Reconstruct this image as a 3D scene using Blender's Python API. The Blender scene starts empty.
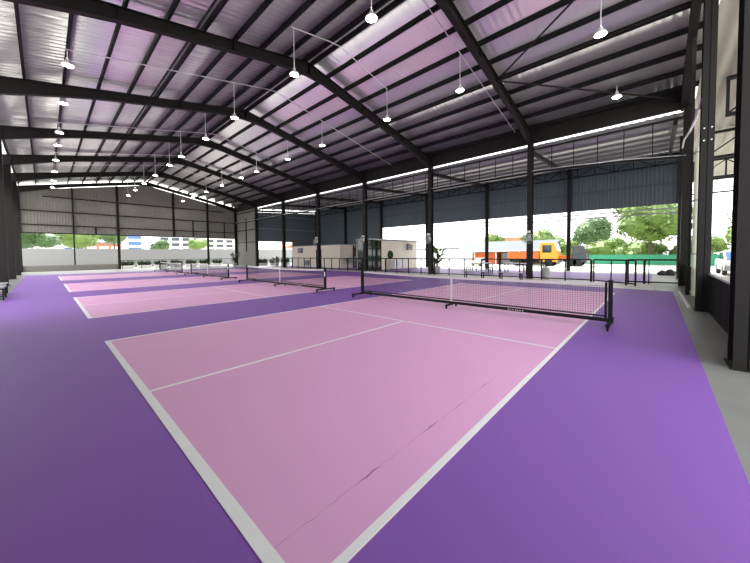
import bpy, bmesh, math, random
from mathutils import Vector, Matrix
random.seed(7)
SC = bpy.context.scene
COL = SC.collection

# ---------------------------------------------------------------- camera
CAM = (-0.6804, -1.0910, 1.5272)
yaw, pit, rol, foc, cy0 = 0.8254, -0.0363, -0.0088, 305.4, -16.72
f = Vector((math.cos(pit)*math.sin(yaw), math.cos(pit)*math.cos(yaw), math.sin(pit)))
r = f.cross(Vector((0, 0, 1))).normalized(); u = r.cross(f)
c_, s_ = math.cos(rol), math.sin(rol)
r2 = c_*r + s_*u; u2 = -s_*r + c_*u
cd = bpy.data.cameras.new('camera'); cam = bpy.data.objects.new('camera', cd); COL.objects.link(cam)
cam.matrix_world = Matrix(((r2.x, u2.x, -f.x, CAM[0]), (r2.y, u2.y, -f.y, CAM[1]), (r2.z, u2.z, -f.z, CAM[2]), (0, 0, 0, 1)))
cd.sensor_fit = 'HORIZONTAL'; cd.sensor_width = 36; cd.lens = 36*foc/750; cd.shift_y = cy0/750; cd.clip_start = 0.03; cd.clip_end = 500
SC.camera = cam

# ---------------------------------------------------------------- world, sun, exposure
W = bpy.data.worlds.new('sky'); SC.world = W; W.use_nodes = True
nt = W.node_tree; nt.nodes.clear()
wo = nt.nodes.new('ShaderNodeOutputWorld'); bg = nt.nodes.new('ShaderNodeBackground')
tc = nt.nodes.new('ShaderNodeTexCoord'); sx = nt.nodes.new('ShaderNodeSeparateXYZ'); cr = nt.nodes.new('ShaderNodeValToRGB')
cr.color_ramp.elements[0].position = 0.0; cr.color_ramp.elements[0].color = (1, 0.99, 0.97, 1)
cr.color_ramp.elements[1].position = 1.0; cr.color_ramp.elements[1].color = (0.86, 0.93, 1, 1)
nt.links.new(tc.outputs['Generated'], sx.inputs[0]); nt.links.new(sx.outputs['Z'], cr.inputs[0])
nt.links.new(cr.outputs[0], bg.inputs[0]); bg.inputs[1].default_value = 1.0
nt.links.new(bg.outputs[0], wo.inputs[0])
sd = bpy.data.lights.new('sun', 'SUN'); sd.energy = 3.0; sd.angle = math.radians(8); sd.color = (1, 0.96, 0.88)
sun = bpy.data.objects.new('sun', sd); COL.objects.link(sun)
sun.rotation_euler = Vector((-0.22, -0.46, -0.86)).to_track_quat('-Z', 'Y').to_euler()
SC.view_settings.view_transform = 'Standard'; SC.view_settings.look = 'None'
SC.view_settings.gamma = 1; SC.view_settings.use_curve_mapping = False
SC.view_settings.exposure = 2.05
SC.cycles.max_bounces = 10; SC.cycles.diffuse_bounces = 6; SC.cycles.glossy_bounces = 4
SC.cycles.sample_clamp_indirect = 6
SC.cycles.use_denoising = True

# ---------------------------------------------------------------- materials
def mat(name, col, rough=0.6, metal=0.0, var=0.06, scale=6.0, spec=0.5, emit=0.0, bump=0.0, ecol=None):
    m = bpy.data.materials.new(name); m.use_nodes = True
    n = m.node_tree.nodes; l = m.node_tree.links; b = n['Principled BSDF']
    b.inputs['Roughness'].default_value = rough; b.inputs['Metallic'].default_value = metal
    b.inputs['Specular IOR Level'].default_value = spec
    t = n.new('ShaderNodeTexCoord'); z = n.new('ShaderNodeTexNoise'); z.inputs['Scale'].default_value = scale
    z.inputs['Detail'].default_value = 5
    l.new(t.outputs['Object'], z.inputs['Vector'])
    mx = n.new('ShaderNodeMix'); mx.data_type = 'RGBA'
    mx.inputs[6].default_value = tuple(max(0, x*(1-var)) for x in col) + (1,)
    mx.inputs[7].default_value = tuple(min(1, x*(1+var)) for x in col) + (1,)
    l.new(z.outputs['Fac'], mx.inputs[0]); l.new(mx.outputs[2], b.inputs['Base Color'])
    if emit:
        b.inputs['Emission Color'].default_value = tuple(ecol or col) + (1,); b.inputs['Emission Strength'].default_value = emit
    if bump:
        bp = n.new('ShaderNodeBump'); bp.inputs['Strength'].default_value = bump; bp.inputs['Distance'].default_value = 0.01
        l.new(z.outputs['Fac'], bp.inputs['Height']); l.new(bp.outputs[0], b.inputs['Normal'])
    return m
def court_mat(name, col, rough, seam=None):
    """painted acrylic: broad wear mottling, fine specks and, for the pink, a thin wandering crack"""
    m = mat(name, col, rough, 0, 0.05, 0.8, 0.35)
    n = m.node_tree.nodes; l = m.node_tree.links; b = n['Principled BSDF']
    src = b.inputs['Base Color'].links[0].from_socket
    t = n.new('ShaderNodeTexCoord')
    v = n.new('ShaderNodeTexVoronoi'); v.inputs['Scale'].default_value = 1.3; l.new(t.outputs['Object'], v.inputs['Vector'])
    cr = n.new('ShaderNodeValToRGB'); cr.color_ramp.elements[0].position = 0.008; cr.color_ramp.elements[0].color = (1, 1, 1, 1)
    cr.color_ramp.elements[1].position = 0.02; cr.color_ramp.elements[1].color = (0, 0, 0, 1)
    l.new(v.outputs['Distance'], cr.inputs[0])
    mx = n.new('ShaderNodeMix'); mx.data_type = 'RGBA'; l.new(cr.outputs[0], mx.inputs[0]); l.new(src, mx.inputs[6])
    mx.inputs[7].default_value = tuple(x*0.55 for x in col) + (1,)
    l.new(mx.outputs[2], b.inputs['Base Color'])
    return m
def translucent(name, col):
    m = mat(name, col, 0.5); n = m.node_tree.nodes; l = m.node_tree.links
    o = n['Material Output']; tr = n.new('ShaderNodeBsdfTranslucent'); ms = n.new('ShaderNodeMixShader')
    tr.inputs[0].default_value = col + (1,); ms.inputs[0].default_value = 0.10
    l.new(n['Principled BSDF'].outputs[0], ms.inputs[1]); l.new(tr.outputs[0], ms.inputs[2]); l.new(ms.outputs[0], o.inputs[0])
    return m
def glass_mat(name, col, a=0.25):
    m = bpy.data.materials.new(name); m.use_nodes = True; n = m.node_tree.nodes; l = m.node_tree.links
    g = n.new('ShaderNodeBsdfGlossy'); g.inputs['Roughness'].default_value = 0.03
    t = n.new('ShaderNodeBsdfTransparent'); t.inputs[0].default_value = col + (1,)
    fr = n.new('ShaderNodeFresnel'); fr.inputs[0].default_value = 1.5; ms = n.new('ShaderNodeMixShader')
    l.new(fr.outputs[0], ms.inputs[0]); l.new(t.outputs[0], ms.inputs[1]); l.new(g.outputs[0], ms.inputs[2])
    l.new(ms.outputs[0], n['Material Output'].inputs[0]); return m

M = dict(
    steel=mat('dark_brown_steel', (0.014, 0.0125, 0.0115), 0.55, 0, 0.2, 2.5, 0.22),
    black=mat('black_paint', (0.010, 0.010, 0.011), 0.6, 0, 0.15, 6, 0.18),
    sheet=mat('galvanised_roof_sheet', (0.92, 0.91, 0.90), 0.26, 0.6, 0.05, 0.7),
    purple=court_mat('purple_acrylic', (0.195, 0.078, 0.345), 0.55),
    pink=court_mat('pink_acrylic', (0.64, 0.33, 0.53), 0.55),
    white=mat('white_line_paint', (0.72, 0.71, 0.70), 0.5, 0, 0.04, 4),
    concrete=mat('grey_concrete', (0.19, 0.19, 0.175), 0.36, 0, 0.35, 1.2, 0.5),
    paleconc=mat('pale_concrete', (0.62, 0.61, 0.57), 0.6, 0, 0.12, 1.5),
    ground=mat('pale_yard', (0.42, 0.41, 0.38), 0.85, 0, 0.1, 0.5),
    gablesheet=mat('grey_beige_cladding', (0.21, 0.20, 0.18), 0.5, 0.0, 0.05, 2),
    bluesheet=mat('blue_grey_cladding', (0.075, 0.098, 0.115), 0.45, 0.1, 0.08, 1.5),
    extroof=mat('zinc_canopy_sheet', (0.50, 0.49, 0.47), 0.4, 0.7, 0.06, 1),
    cream=mat('cream_render', (0.66, 0.60, 0.50), 0.7, 0, 0.04),
    beige=mat('beige_block', (0.21, 0.20, 0.18), 0.8, 0, 0.06),
    offwhite=mat('off_white', (0.74, 0.73, 0.71), 0.7, 0, 0.04),
    whiteplastic=mat('white_plastic', (0.72, 0.72, 0.70), 0.4, 0, 0.03),
    tape=mat('pale_net_tape', (0.62, 0.58, 0.59), 0.6, 0, 0.05),
    cord=mat('black_net_cord', (0.02, 0.018, 0.02), 0.7),
    lamp=mat('lamp_glow', (1, 1, 0.97), 0.4, 0, 0, emit=40.0),
    alu=mat('white_conduit_metal', (0.72, 0.72, 0.72), 0.4, 0.2, 0.04),
    grey=mat('mid_grey_metal', (0.24, 0.25, 0.26), 0.45, 0.3),
    dkglass=mat('dark_glass', (0.015, 0.018, 0.02), 0.06, 0, 0.1),
    glass=glass_mat('clear_glass', (0.72, 0.78, 0.78)),
    leaf=mat('leaf_green', (0.045, 0.10, 0.022), 0.55, 0, 0.45, 9),
    lime=mat('leaf_lime', (0.10, 0.17, 0.022), 0.55, 0, 0.35, 9),
    dkleaf=mat('leaf_dark', (0.022, 0.05, 0.018), 0.5, 0, 0.4, 9),
    bark=mat('bark', (0.09, 0.065, 0.045), 0.9, 0, 0.3, 8),
    orange=mat('orange_paint', (0.62, 0.13, 0.02), 0.45, 0, 0.08),
    yellow=mat('yellow_orange_paint', (0.68, 0.32, 0.03), 0.45, 0, 0.08),
    silver=mat('silver_sheet', (0.06, 0.07, 0.08), 0.6, 0.0, 0.06, 6, 0.3),
    green=mat('green_hoarding', (0.03, 0.25, 0.13), 0.6, 0, 0.1),
    blueglass=mat('blue_window', (0.08, 0.16, 0.36), 0.25, 0, 0.1),
    terracotta=mat('terracotta_tile', (0.42, 0.18, 0.10), 0.8, 0, 0.15),
    palegreen=mat('pale_green_paint', (0.50, 0.53, 0.40), 0.5, 0, 0.05),
    canopy=translucent('cream_canopy_sheet', (0.42, 0.39, 0.33)),
    tyre=mat('tyre_rubber', (0.015, 0.015, 0.015), 0.8),
    pot=mat('grey_stone_pot', (0.36, 0.37, 0.34), 0.75, 0, 0.1),
    carwhite=mat('car_white', (0.34, 0.35, 0.36), 0.25, 0, 0.02),
    soil=mat('soil', (0.05, 0.035, 0.025), 0.95),
    render=mat('grey_render', (0.25, 0.25, 0.25), 0.8, 0, 0.05),
    crack=mat('crack_edge', (0.36, 0.17, 0.26), 0.8, 0, 0.3, 30),
    board=mat('matt_black_board', (0.008, 0.008, 0.009), 0.9, 0, 0.2, 6, 0.05),
    bag=mat('dark_grey_cloth', (0.03, 0.028, 0.03), 0.85),
)

# ---------------------------------------------------------------- mesh helpers
class MB:
    def __init__(s): s.v = []; s.f = []
    def add(s, vs, fs):
        o = len(s.v); s.v += [tuple(v) for v in vs]; s.f += [tuple(i+o for i in q) for q in fs]; return s
    def box(s, a, b):
        (x0, y0, z0), (x1, y1, z1) = a, b
        return s.add([(x0,y0,z0),(x1,y0,z0),(x1,y1,z0),(x0,y1,z0),(x0,y0,z1),(x1,y0,z1),(x1,y1,z1),(x0,y1,z1)],
                     [(0,3,2,1),(4,5,6,7),(0,1,5,4),(1,2,6,5),(2,3,7,6),(3,0,4,7)])
    def bar(s, a, b, w, h=None, up=(0, 0, 1)):
        """rectangular bar from a to b; w across, h along 'up'"""
        h = h or w; a = Vector(a); b = Vector(b); d = (b-a).normalized(); up = Vector(up)
        if abs(d.dot(up)) > 0.99: up = Vector((1, 0, 0))
        sd = d.cross(up).normalized(); up = sd.cross(d)
        p = []
        for q in (a, b):
            for i, j in ((-1,-1),(1,-1),(1,1),(-1,1)): p.append(q + sd*(w/2*i) + up*(h/2*j))
        return s.add(p, [(3,2,1,0),(4,5,6,7),(0,1,5,4),(1,2,6,5),(2,3,7,6),(3,0,4,7)])
    def tube(s, pts, rad, n=8):
        pts = [Vector(p) for p in pts]; rings = []; up = Vector((0, 0, 1))
        o = []
        for i, p in enumerate(pts):
            d = (pts[min(i+1, len(pts)-1)] - pts[max(i-1, 0)]).normalized()
            ref = up if abs(d.dot(up)) < 0.95 else Vector((1, 0, 0))
            a = d.cross(ref).normalized(); b = a.cross(d)
            rr = rad[i] if isinstance(rad, (list, tuple)) else rad
            o += [p + (a*math.cos(2*math.pi*k/n) + b*math.sin(2*math.pi*k/n))*rr for k in range(n)]
        fs = [tuple(range(n-1, -1, -1)), tuple(range((len(pts)-1)*n, len(pts)*n))]
        for i in range(len(pts)-1):
            for k in range(n):
                k2 = (k+1) % n; fs.append((i*n+k, i*n+k2, (i+1)*n+k2, (i+1)*n+k))
        return s.add(o, fs)
    def lathe(s, c, prof, n=16, axis='z', cap=True):
        """prof: (radius, height) list; revolve about axis through c"""
        o = []
        for rr, h in prof:
            for k in range(n):
                a = 2*math.pi*k/n; x, y = rr*math.cos(a), rr*math.sin(a)
                o.append({'z': (c[0]+x, c[1]+y, c[2]+h), 'x': (c[0]+h, c[1]+x, c[2]+y), 'y': (c[0]+x, c[1]+h, c[2]+y)}[axis])
        fs = []
        for i in range(len(prof)-1):
            for k in range(n):
                k2 = (k+1) % n; fs.append((i*n+k, i*n+k2, (i+1)*n+k2, (i+1)*n+k))
        if cap: fs += [tuple(range(n-1, -1, -1)), tuple(range((len(prof)-1)*n, len(prof)*n))]
        return s.add(o, fs)
    def torus(s, c, R, rr, axis='x', n=24, m=6):
        o = []
        for i in range(n):
            a = 2*math.pi*i/n
            for j in range(m):
                b = 2*math.pi*j/m; q = R + rr*math.cos(b); x, y, z = q*math.cos(a), q*math.sin(a), rr*math.sin(b)
                o.append({'z': (c[0]+x, c[1]+y, c[2]+z), 'x': (c[0]+z, c[1]+x, c[2]+y), 'y': (c[0]+x, c[1]+z, c[2]+y)}[axis])
        return s.add(o, [(i*m+j, ((i+1)%n)*m+j, ((i+1)%n)*m+(j+1)%m, i*m+(j+1)%m) for i in range(n) for j in range(m)])
    def prism(s, poly, a, b, axis='y'):
        """extrude a 2-D polygon (u, z) along axis from a to b"""
        n = len(poly); P = lambda q, t: (q[0], t, q[1]) if axis == 'y' else (t, q[0], q[1]) if axis == 'x' else (q[0], q[1], t)
        return s.add([P(q, a) for q in poly] + [P(q, b) for q in poly],
                     [tuple(range(n)), tuple(range(2*n-1, n-1, -1))] + [(i, i+n, (i+1) % n + n, (i+1) % n) for i in range(n)])
    def build(s, name, m, parent=None, smooth=False, bevel=0.0, fixn=True):
        me = bpy.data.meshes.new(name)
        off = Vector((0, 0, 0))
        root = parent
        while root is not None and root.parent is not None: root = root.parent
        if root is not None: off = Vector(root.location)
        me.from_pydata([tuple(Vector(v)-off) for v in s.v], [], s.f)
        if fixn:
            bm = bmesh.new(); bm.from_mesh(me); bmesh.ops.recalc_face_normals(bm, faces=bm.faces); bm.to_mesh(me); bm.free()
        if smooth:
            me.polygons.foreach_set('use_smooth', [True]*len(me.polygons))
        me.materials.append(m if not isinstance(m, str) else M[m])
        o = bpy.data.objects.new(name, me); COL.objects.link(o)
        if parent is not None: o.parent = parent
        if bevel:
            b = o.modifiers.new('edge', 'BEVEL'); b.width = bevel; b.segments = 2; b.limit_method = 'ANGLE'
        return o
def tag(o, label=None, cat=None, group=None, kind=None):
    if label: o['label'] = label
    if cat: o['category'] = cat
    if group: o['group'] = group
    if kind: o['kind'] = kind
    return o
def thing(name, loc, label, cat, group=None):
    o = bpy.data.objects.new(name, None); COL.objects.link(o); o.location = loc; o.empty_display_size = 0.1
    return tag(o, label, cat, group)
def struct(o): o['kind'] = 'structure'; return o
KIDS = {}
def copy_tree(o, parent=None):
    c = o.copy(); COL.objects.link(c)
    if parent is not None: c.parent = parent
    for ch in list(o.children): copy_tree(ch, c)
    return c
ORD = ['first','second','third','fourth','fifth','sixth','seventh','eighth','ninth','tenth','eleventh','twelfth','thirteenth','fourteenth','fifteenth']

# ---------------------------------------------------------------- dimensions
XL, XR, XF = -2.3, 18.5, 28.0            # bench-side columns, fence-side columns, annex wall
YG, YE = -2.1, 44.45                     # open gable end, far gable wall
FR = [4.35, 11.05, 17.75, 24.45, 31.15, 37.85]
RX = 8.0
def zr(x): return 10.65 - 0.2*abs(x-RX)
def ze(x): return 7.58 + 0.065*(x-XR)    # annex roof underside

# ---------------------------------------------------------------- ground and floors
g = MB().box((-60, -60, -0.5), (120, 140, -0.03)); struct(g.build('ground', 'ground'))
g = MB().box((-2.75, -2.75, -0.3), (28.6, 44.9, 0.0)); struct(g.build('floor', 'concrete'))
# pale concrete margins on fence side and far end
g = MB().prism([(15.35, -1.0), (18.7, -1.0), (18.7, 44.3), (17.5, 44.3), (17.3, 20), (16.5, 8.4), (15.6, 2.2)], 0.0, 0.004, 'z')
struct(g.build('floor_margin', 'paleconc'))
g = MB().box((-2.3, 36.3, 0.0), (17.4, 44.3, 0.005)); struct(g.build('floor_end_margin', 'concrete'))
g = MB().prism([(-1.72, -1.56), (15.35, -1.56), (15.35, -1.0), (15.6, 2.2), (16.5, 8.4), (17.3, 20), (17.5, 36.3), (-1.72, 36.3)], 0.0, 0.008, 'z')
struct(g.build('purple_floor', 'purple'))
g = MB().box((19.0, -0.9, 0.0), (26.2, 37.0, 0.008)); struct(g.build('annex_purple_floor', 'purple'))

# ---------------------------------------------------------------- courts
def court(y0, y1, label):
    t = thing('pickleball_court', (6.7, (y0+y1)/2, 0.008), label, 'court', 'pickleball courts')
    L = 13.41; w = 0.055; z0, z1 = 0.008, 0.012
    MB().box((0, y0, z0), (L, y1, z1)).build('pink_surface', 'pink', t)
    za, zb = z1, z1 + 0.0025; k1, k2, ym = 4.76, 8.95, (y0+y1)/2
    MB().box((0, y0, za), (0.075, y1, zb)).build('baseline', 'white', t)
    MB().box((L-0.06, y0, za), (L, y1, zb)).build('baseline', 'white', t)
    MB().box((0.075, y0, za), (L-0.06, y0+w, zb)).build('sideline', 'white', t)
    MB().box((0.075, y1-w, za), (L-0.06, y1, zb)).build('sideline', 'white', t)
    MB().box((k1-0.045, y0+w, za), (k1, y1-w, zb)).build('kitchen_line', 'white', t)
    MB().box((k2, y0+w, za), (k2+0.045, y1-w, zb)).build('kitchen_line', 'white', t)
    MB().box((0.075, ym-0.022, za), (k1-0.045, ym+0.022, zb)).build('centre_line', 'white', t)
    MB().box((k2+0.045, ym-0.022, za), (L-0.06, ym+0.022, zb)).build('centre_line', 'white', t)
    return t
CY = [(0.0, 6.1), (9.05, 14.65), (17.3, 22.9), (26.3, 32.3)]
court(*CY[0], 'big pink court with white lines in front, widest in view')
t0 = [o for o in COL.objects if o.name.startswith('pickleball_court')][0]
rng = random.Random(3); ck = MB(); xs = [0.08+0.045*k for k in range(66)]; jit = [0.335+rng.uniform(-.006, .006)-0.006*k/66 for k in range(66)]
for k in range(66):
    bulge = sum(0.010*math.exp(-((xs[k]-c)/0.05)**2) for c in (0.74, 0.83, 1.53, 1.60, 2.05, 2.7))
    w = rng.uniform(0.0006, 0.0022) + bulge*rng.uniform(0.3, 1.0)
    ck.v += [(xs[k], jit[k]-w, 0.0122), (xs[k], jit[k]+rng.uniform(-.3, .3)*w, 0.0122+0.25*bulge), (xs[k], jit[k]+w, 0.0122)]
    if k: j = 3*k-3; ck.f += [(j, j+3, j+4, j+1), (j+1, j+4, j+5, j+2)]
tag(ck.build('surface_crack', 'crack', t0, fixn=False), 'thin flaking crack in the pink paint')
court(*CY[1], 'pink court with white lines, second one counted from the open gable end')
court(*CY[2], 'pink court with white lines, third one counted from the open gable end')
court(*CY[3], 'pale pink court beside the planters, last of the row before the gable wall')

# ---------------------------------------------------------------- roof
def roof_slope(name, xa, xb, y0, y1, zf, pitch, rib, mat_, thick=0.0):
    """trapezoid-ribbed sheet, ribs running up the slope (along x)"""
    ys = []; y = y0; rng = random.Random(5)
    while y < y1:
        am = rib*rng.uniform(0.35, 1.0)
        for j in range(8): ys.append((y+pitch*j/8, am*0.5*(1-math.cos(2*math.pi*j/8))))
        y += pitch
    ys.append((y, 0)); m = MB(); n = len(ys)
    for x in (xa, xb): m.v += [(x, yy, zf(x)+h) for yy, h in ys]
    for x in (xa, xb): m.v += [(x, yy, zf(x)+h+0.012) for yy, h in ys]
    m.f = [(i, i+1, n+i+1, n+i) for i in range(n-1)] + [(2*n+i, 3*n+i, 3*n+i+1, 2*n+i+1) for i in range(n-1)]
    m.f += [(i, 2*n+i, 2*n+i+1, i+1) for i in range(n-1)] + [(n+i, n+i+1, 3*n+i+1, 3*n+i) for i in range(n-1)]
    return m.build(name, mat_, fixn=False, smooth=True)
struct(roof_slope('ceiling_bench_slope', RX, -2.7, YG-0.25, YE+0.3, zr, 0.26, 0.020, 'sheet'))
struct(roof_slope('ceiling_fence_slope', RX, 18.85, YG-0.25, YE+0.3, zr, 0.26, 0.011, 'sheet'))
struct(MB().prism([(RX-0.35, zr(RX-0.35)+0.06), (RX, 10.74), (RX+0.35, zr(RX+0.35)+0.06), (RX+0.35, zr(RX+0.35)+0.08), (RX, 10.76), (RX-0.35, zr(RX-0.35)+0.08)], YG-0.25, YE+0.3).build('ceiling_ridge_cap', 'grey'))
# verge trims of the open gable
for sgn, nm in ((-1, 'trim_1'), (1, 'trim_2')):
    xe = -2.7 if sgn < 0 else 18.85
    struct(MB().bar((RX, YG-0.27, 10.65), (xe, YG-0.27, zr(xe)), 0.03, 0.25).build(nm, 'grey'))

# portal frames: one rafter thing per frame with its two arms
def rafter(y, label, end=False):
    t = thing('roof_rafter', (RX, y, 9.6), label, 'rafter', 'steel roof rafters')
    for sg in (-1, 1):
        xe = XL-0.1 if sg < 0 else XR+0.1
        L = abs(xe-RX); N = 12; top = []; bot = []
        for i in range(N+1):
            q = i/N; x = RX + sg*L*q; zt = zr(x)-0.21
            d = 0.42 + 0.34*max(0, (q-0.62)/0.38)**1.5 + 0.16*max(0, (0.10-q)/0.10)
            if end: d *= 0.85
            top.append((x, zt)); bot.append((x, zt-d))
        # I-section: web plus two flanges
        nm = 'rafter_arm'; m = MB()
        m.prism(top + bot[::-1], y-0.008, y+0.008)
        fl = 0.11
        m.prism(top + [(x, z-0.02) for x, z in top[::-1]], y-fl, y+fl)
        m.prism([(x, z+0.02) for x, z in bot] + bot[::-1], y-fl, y+fl)
        for q in (0.0, 0.34, 0.68):
            i = round(q*N); x, zt = top[i]; x2, zb = bot[i]
            m.box((x-0.01, y-fl, zb), (x+0.01, y+fl, zt))
        a = m.build(nm, 'steel', t)
    return t
rafter(YG+0.25, 'dark steel rafter along the open gable end edge of the roof', True)
FRN = ['first', 'second', 'third', 'fourth', 'fifth', 'sixth']
for i, y in enumerate(FR):
    rafter(y, 'dark brown steel roof rafter, %s one inside the hall from the open gable' % FRN[i])
rafter(YE-0.15, 'dark steel rafter along the top of the closed far gable wall', True)

def purlin(x, label):
    z = zr(x); m = MB(); y0, y1 = YG-0.2, YE+0.1; sg = 1 if x > RX else -1
    m.box((x-0.035, y0, z-0.20), (x-0.027, y1, z)); m.box((x-0.035, y0, z-0.20), (x+0.045, y1, z-0.192)); m.box((x-0.035, y0, z-0.010), (x+0.045, y1, z-0.002))
    tag(m.build('roof_purlin', 'black'), label, 'purlin', 'roof purlins')
for sg, nm in ((-1, 'bench side'), (1, 'fence side')):
    purlin(RX+sg*0.18, 'long dark roof purlin tight against the ridge on its %s' % nm)
    for k in range(9):
        purlin(RX+sg*(1.15+1.12*k), 'long dark roof purlin, %s below the ridge pair on the %s slope' % (ORD[k], nm))
for sg, x, nm in ((-1, 3.15, 'bench side'), (1, 13.3, 'fence side')):
    m = MB(); m.tube([(x, YG+0.25, zr(x)-0.34), (x, YE-0.2, zr(x)-0.34)], 0.035)
    tag(m.build('roof_strut', 'steel'), 'thin round steel strut running under the purlins on the %s slope' % nm, 'strut', 'roof struts')
for (a, b, lb) in (((13.3, 4.3, 9.2), (18.2, -1.75, 8.05), 'slanting down to the corner column'), ((13.3, 4.3, 9.2), (9.3, -1.75, 9.95), 'slanting up towards the ridge')):
    tag(MB().bar(a, b, 0.05, 0.05).build('roof_brace', 'steel'), 'thin dark roof brace in the gable bay ' + lb, 'brace', 'roof braces')

# ---------------------------------------------------------------- columns
def i_column(x, y, h, label, d=0.36, w=0.24, along='x', m_='steel', group='hall columns', z0=0.0):
    t = thing('steel_column', (x, y, z0), label, 'column', group)
    m = MB()
    A = (lambda a, b, z: (x+a, y+b, z)) if along == 'x' else (lambda a, b, z: (x+b, y+a, z))
    def bx(a0, b0, a1, b1):
        p, q = A(a0, b0, z0), A(a1, b1, h)
        m.box(tuple(min(p[i], q[i]) for i in range(3)), tuple(max(p[i], q[i]) for i in range(3)))
    bx(-d/2, -w/2, -d/2+0.016, w/2); bx(d/2-0.016, -w/2, d/2, w/2); bx(-d/2, -0.006, d/2, 0.006)
    m.build('shaft', m_, t)
    p = MB(); p.box((x-(d if along == 'x' else w)*0.62, y-(w if along == 'x' else d)*0.62, z0), (x+(d if along == 'x' else w)*0.62, y+(w if along == 'x' else d)*0.62, z0+0.02)); p.build('base_plate', m_, t)
    return t
for i, y in enumerate(FR):
    i_column(XR, y, zr(XR)-0.3, 'tall dark steel column behind the black fence, %s from the open gable corner' % FRN[i], d=0.34, w=0.26)
for i, y in enumerate(FR):
    if y > 17: i_column(XL, y, zr(XL)-0.3, 'dark steel column on the bench side of the hall at the foot of the %s rafter' % FRN[i], d=0.6, w=0.26)
i_column(XL, YE-0.15, zr(XL)-0.3, 'dark corner column where the far gable wall meets the bench side', d=0.4)
i_column(XR, YE-0.15, zr(XR)-0.3, 'dark corner column where the far gable wall meets the fence side', d=0.34)
# open gable end
i_column(5.5, -1.96, zr(5.45)-0.6, 'massive dark gable column at the picture edge above the concrete walkway', d=0.42, w=0.25, group='open gable columns')
i_column(10.68, -1.96, zr(10.6)-0.6, 'dark gable column with bolt heads, second along the black panel parapet', d=0.38, w=0.23, group='open gable columns')
i_column(14.6, -1.90, zr(14.6)-0.6, 'slim dark gable column built as the shaded half of the pale column', d=0.30, w=0.10, group='open gable columns')  # dark section stands in for the column's shaded half
i_column(18.4, -2.0, zr(18.4)-0.3, 'dark corner column where the fence meets the open gable end', d=0.32, w=0.30, along='y', group='open gable columns')
i_column(23.0, -2.05, ze(23)-0.1, 'dark annex column past the fence on the open gable line', d=0.30, w=0.26, along='y', group='annex columns')
i_column(XF, -2.2, ze(XF)-0.1, 'dark annex corner column beside the dark bags', d=0.30, w=0.26, along='y', group='annex columns')
for i, y in enumerate(FR):
    yy = y - 0.2
    i_column(XF, yy, ze(XF)-0.1, 'thin dark annex wall column, %s from the tree end' % FRN[i], d=0.26, w=0.24, group='annex columns')
t = thing('lit_column_half', (14.3, -2.05, 0), 'pale green shaft coloured as the sunlit half of the slim gable column', 'lit_column_half')  # sunlit half of the column, its brightness put into pale paint
MB().tube([(14.3, -2.05, 0.0), (14.3, -2.05, 5.0)], 0.085, 14).build('pipe', 'palegreen', t, smooth=False)  # round shaft carries the lit side as colour
for z in (1.4, 3.2, 4.8): MB().tube([(14.3, -2.05, z), (14.3, -2.05, z+0.06)], 0.095, 14).box((14.38, -2.05, z), (14.46, -1.95, z+0.06)).build('clamp', 'grey', t)
# bolt heads on the second gable column, as part of it
col2 = [o for o in COL.objects if o.get('label', '').startswith('dark gable column with bolt')][0]
for zb in (4.25, 4.55):
    for dy in (-0.08, 0.08):
        MB().lathe((10.68-0.19, -1.96+dy*0.8, zb), [(0.018, -0.02), (0.018, 0.0), (0.010, 0.004)], 6, 'x').build('bolt', 'alu', col2)
for x in (5.45,):
    col1 = [o for o in COL.objects if o.get('label', '').startswith('massive dark gable')][0]
    for zb in (4.2, 4.5):
        MB().lathe((5.5-0.21, -1.93, zb), [(0.02, -0.02), (0.02, 0.0), (0.012, 0.005)], 6, 'x').build('bolt', 'alu', col1)

# black board parapets between the open-gable columns
def parapet(x0, x1, label, n):
    t = thing('parapet_panel', ((x0+x1)/2, -2.08, 0), label, 'parapet', 'black parapet panels')
    w = (x1-x0)/n
    for k in range(n):
        MB().box((x0+k*w+0.012, -2.10, 0.02), (x0+(k+1)*w-0.012, -2.06, 0.93)).build('board', 'board', t)
    MB().box((x0, -2.12, 0.93), (x1, -2.04, 0.965)).build('top_rail', 'grey', t)
    MB().box((x0, -2.12, 0.0), (x1, -2.05, 0.025)).build('bottom_rail', 'steel', t)
parapet(5.72, 10.48, 'black board parapet between the massive column and the bolted column', 5)
parapet(10.88, 14.15, 'black board parapet between the bolted column and the pale column half', 4)
parapet(14.78, 18.22, 'black board parapet between the pale column half and the fence corner column', 4)
tag(MB().bar((10.9, -1.75, 0.03), (15.2, -1.72, 0.03), 0.05, 0.05).build('white_pipe', 'alu'), 'pale pipe lying on the concrete at the foot of the parapet', 'pipe')

# ---------------------------------------------------------------- eave framing over the fence
tag(MB().bar((XR-0.05, YG, 8.12), (XR-0.05, YE, 8.12), 0.12, 0.82).build('eave_beam', 'steel'), 'deep dark eave beam along the fence side of the main roof', 'beam')
t = thing('hanging_frame', (XR, 11, 6.0), 'long dark rail and bar joined by thin hangers above the fence', 'frame')
MB().bar((XR, YG+0.2, 7.38), (XR, YE-0.3, 7.38), 0.07, 0.09).build('top_rail', 'black', t)
barz = [(-1.95, 5.62), (0, 5.85), (2.4, 6.02), (4.4, 6.1), (12, 6.1), (YE-0.3, 6.1)]
m = MB()
for (a, za), (b, zb) in zip(barz, barz[1:]): m.bar((XR, a, za), (XR, b, zb), 0.09, 0.10)
m.build('bottom_bar', 'black', t)
def barh(y):
    for (a, za), (b, zb) in zip(barz, barz[1:]):
        if a <= y <= b: return za + (zb-za)*(y-a)/(b-a)
y = -0.85
while y < 37:
    if min(abs(y-q) for q in FR) > 0.25: MB().box((XR-0.018, y-0.018, barh(y)+0.04), (XR+0.018, y+0.018, 7.34)).build('hanger', 'black', t)
    y += 1.03
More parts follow.
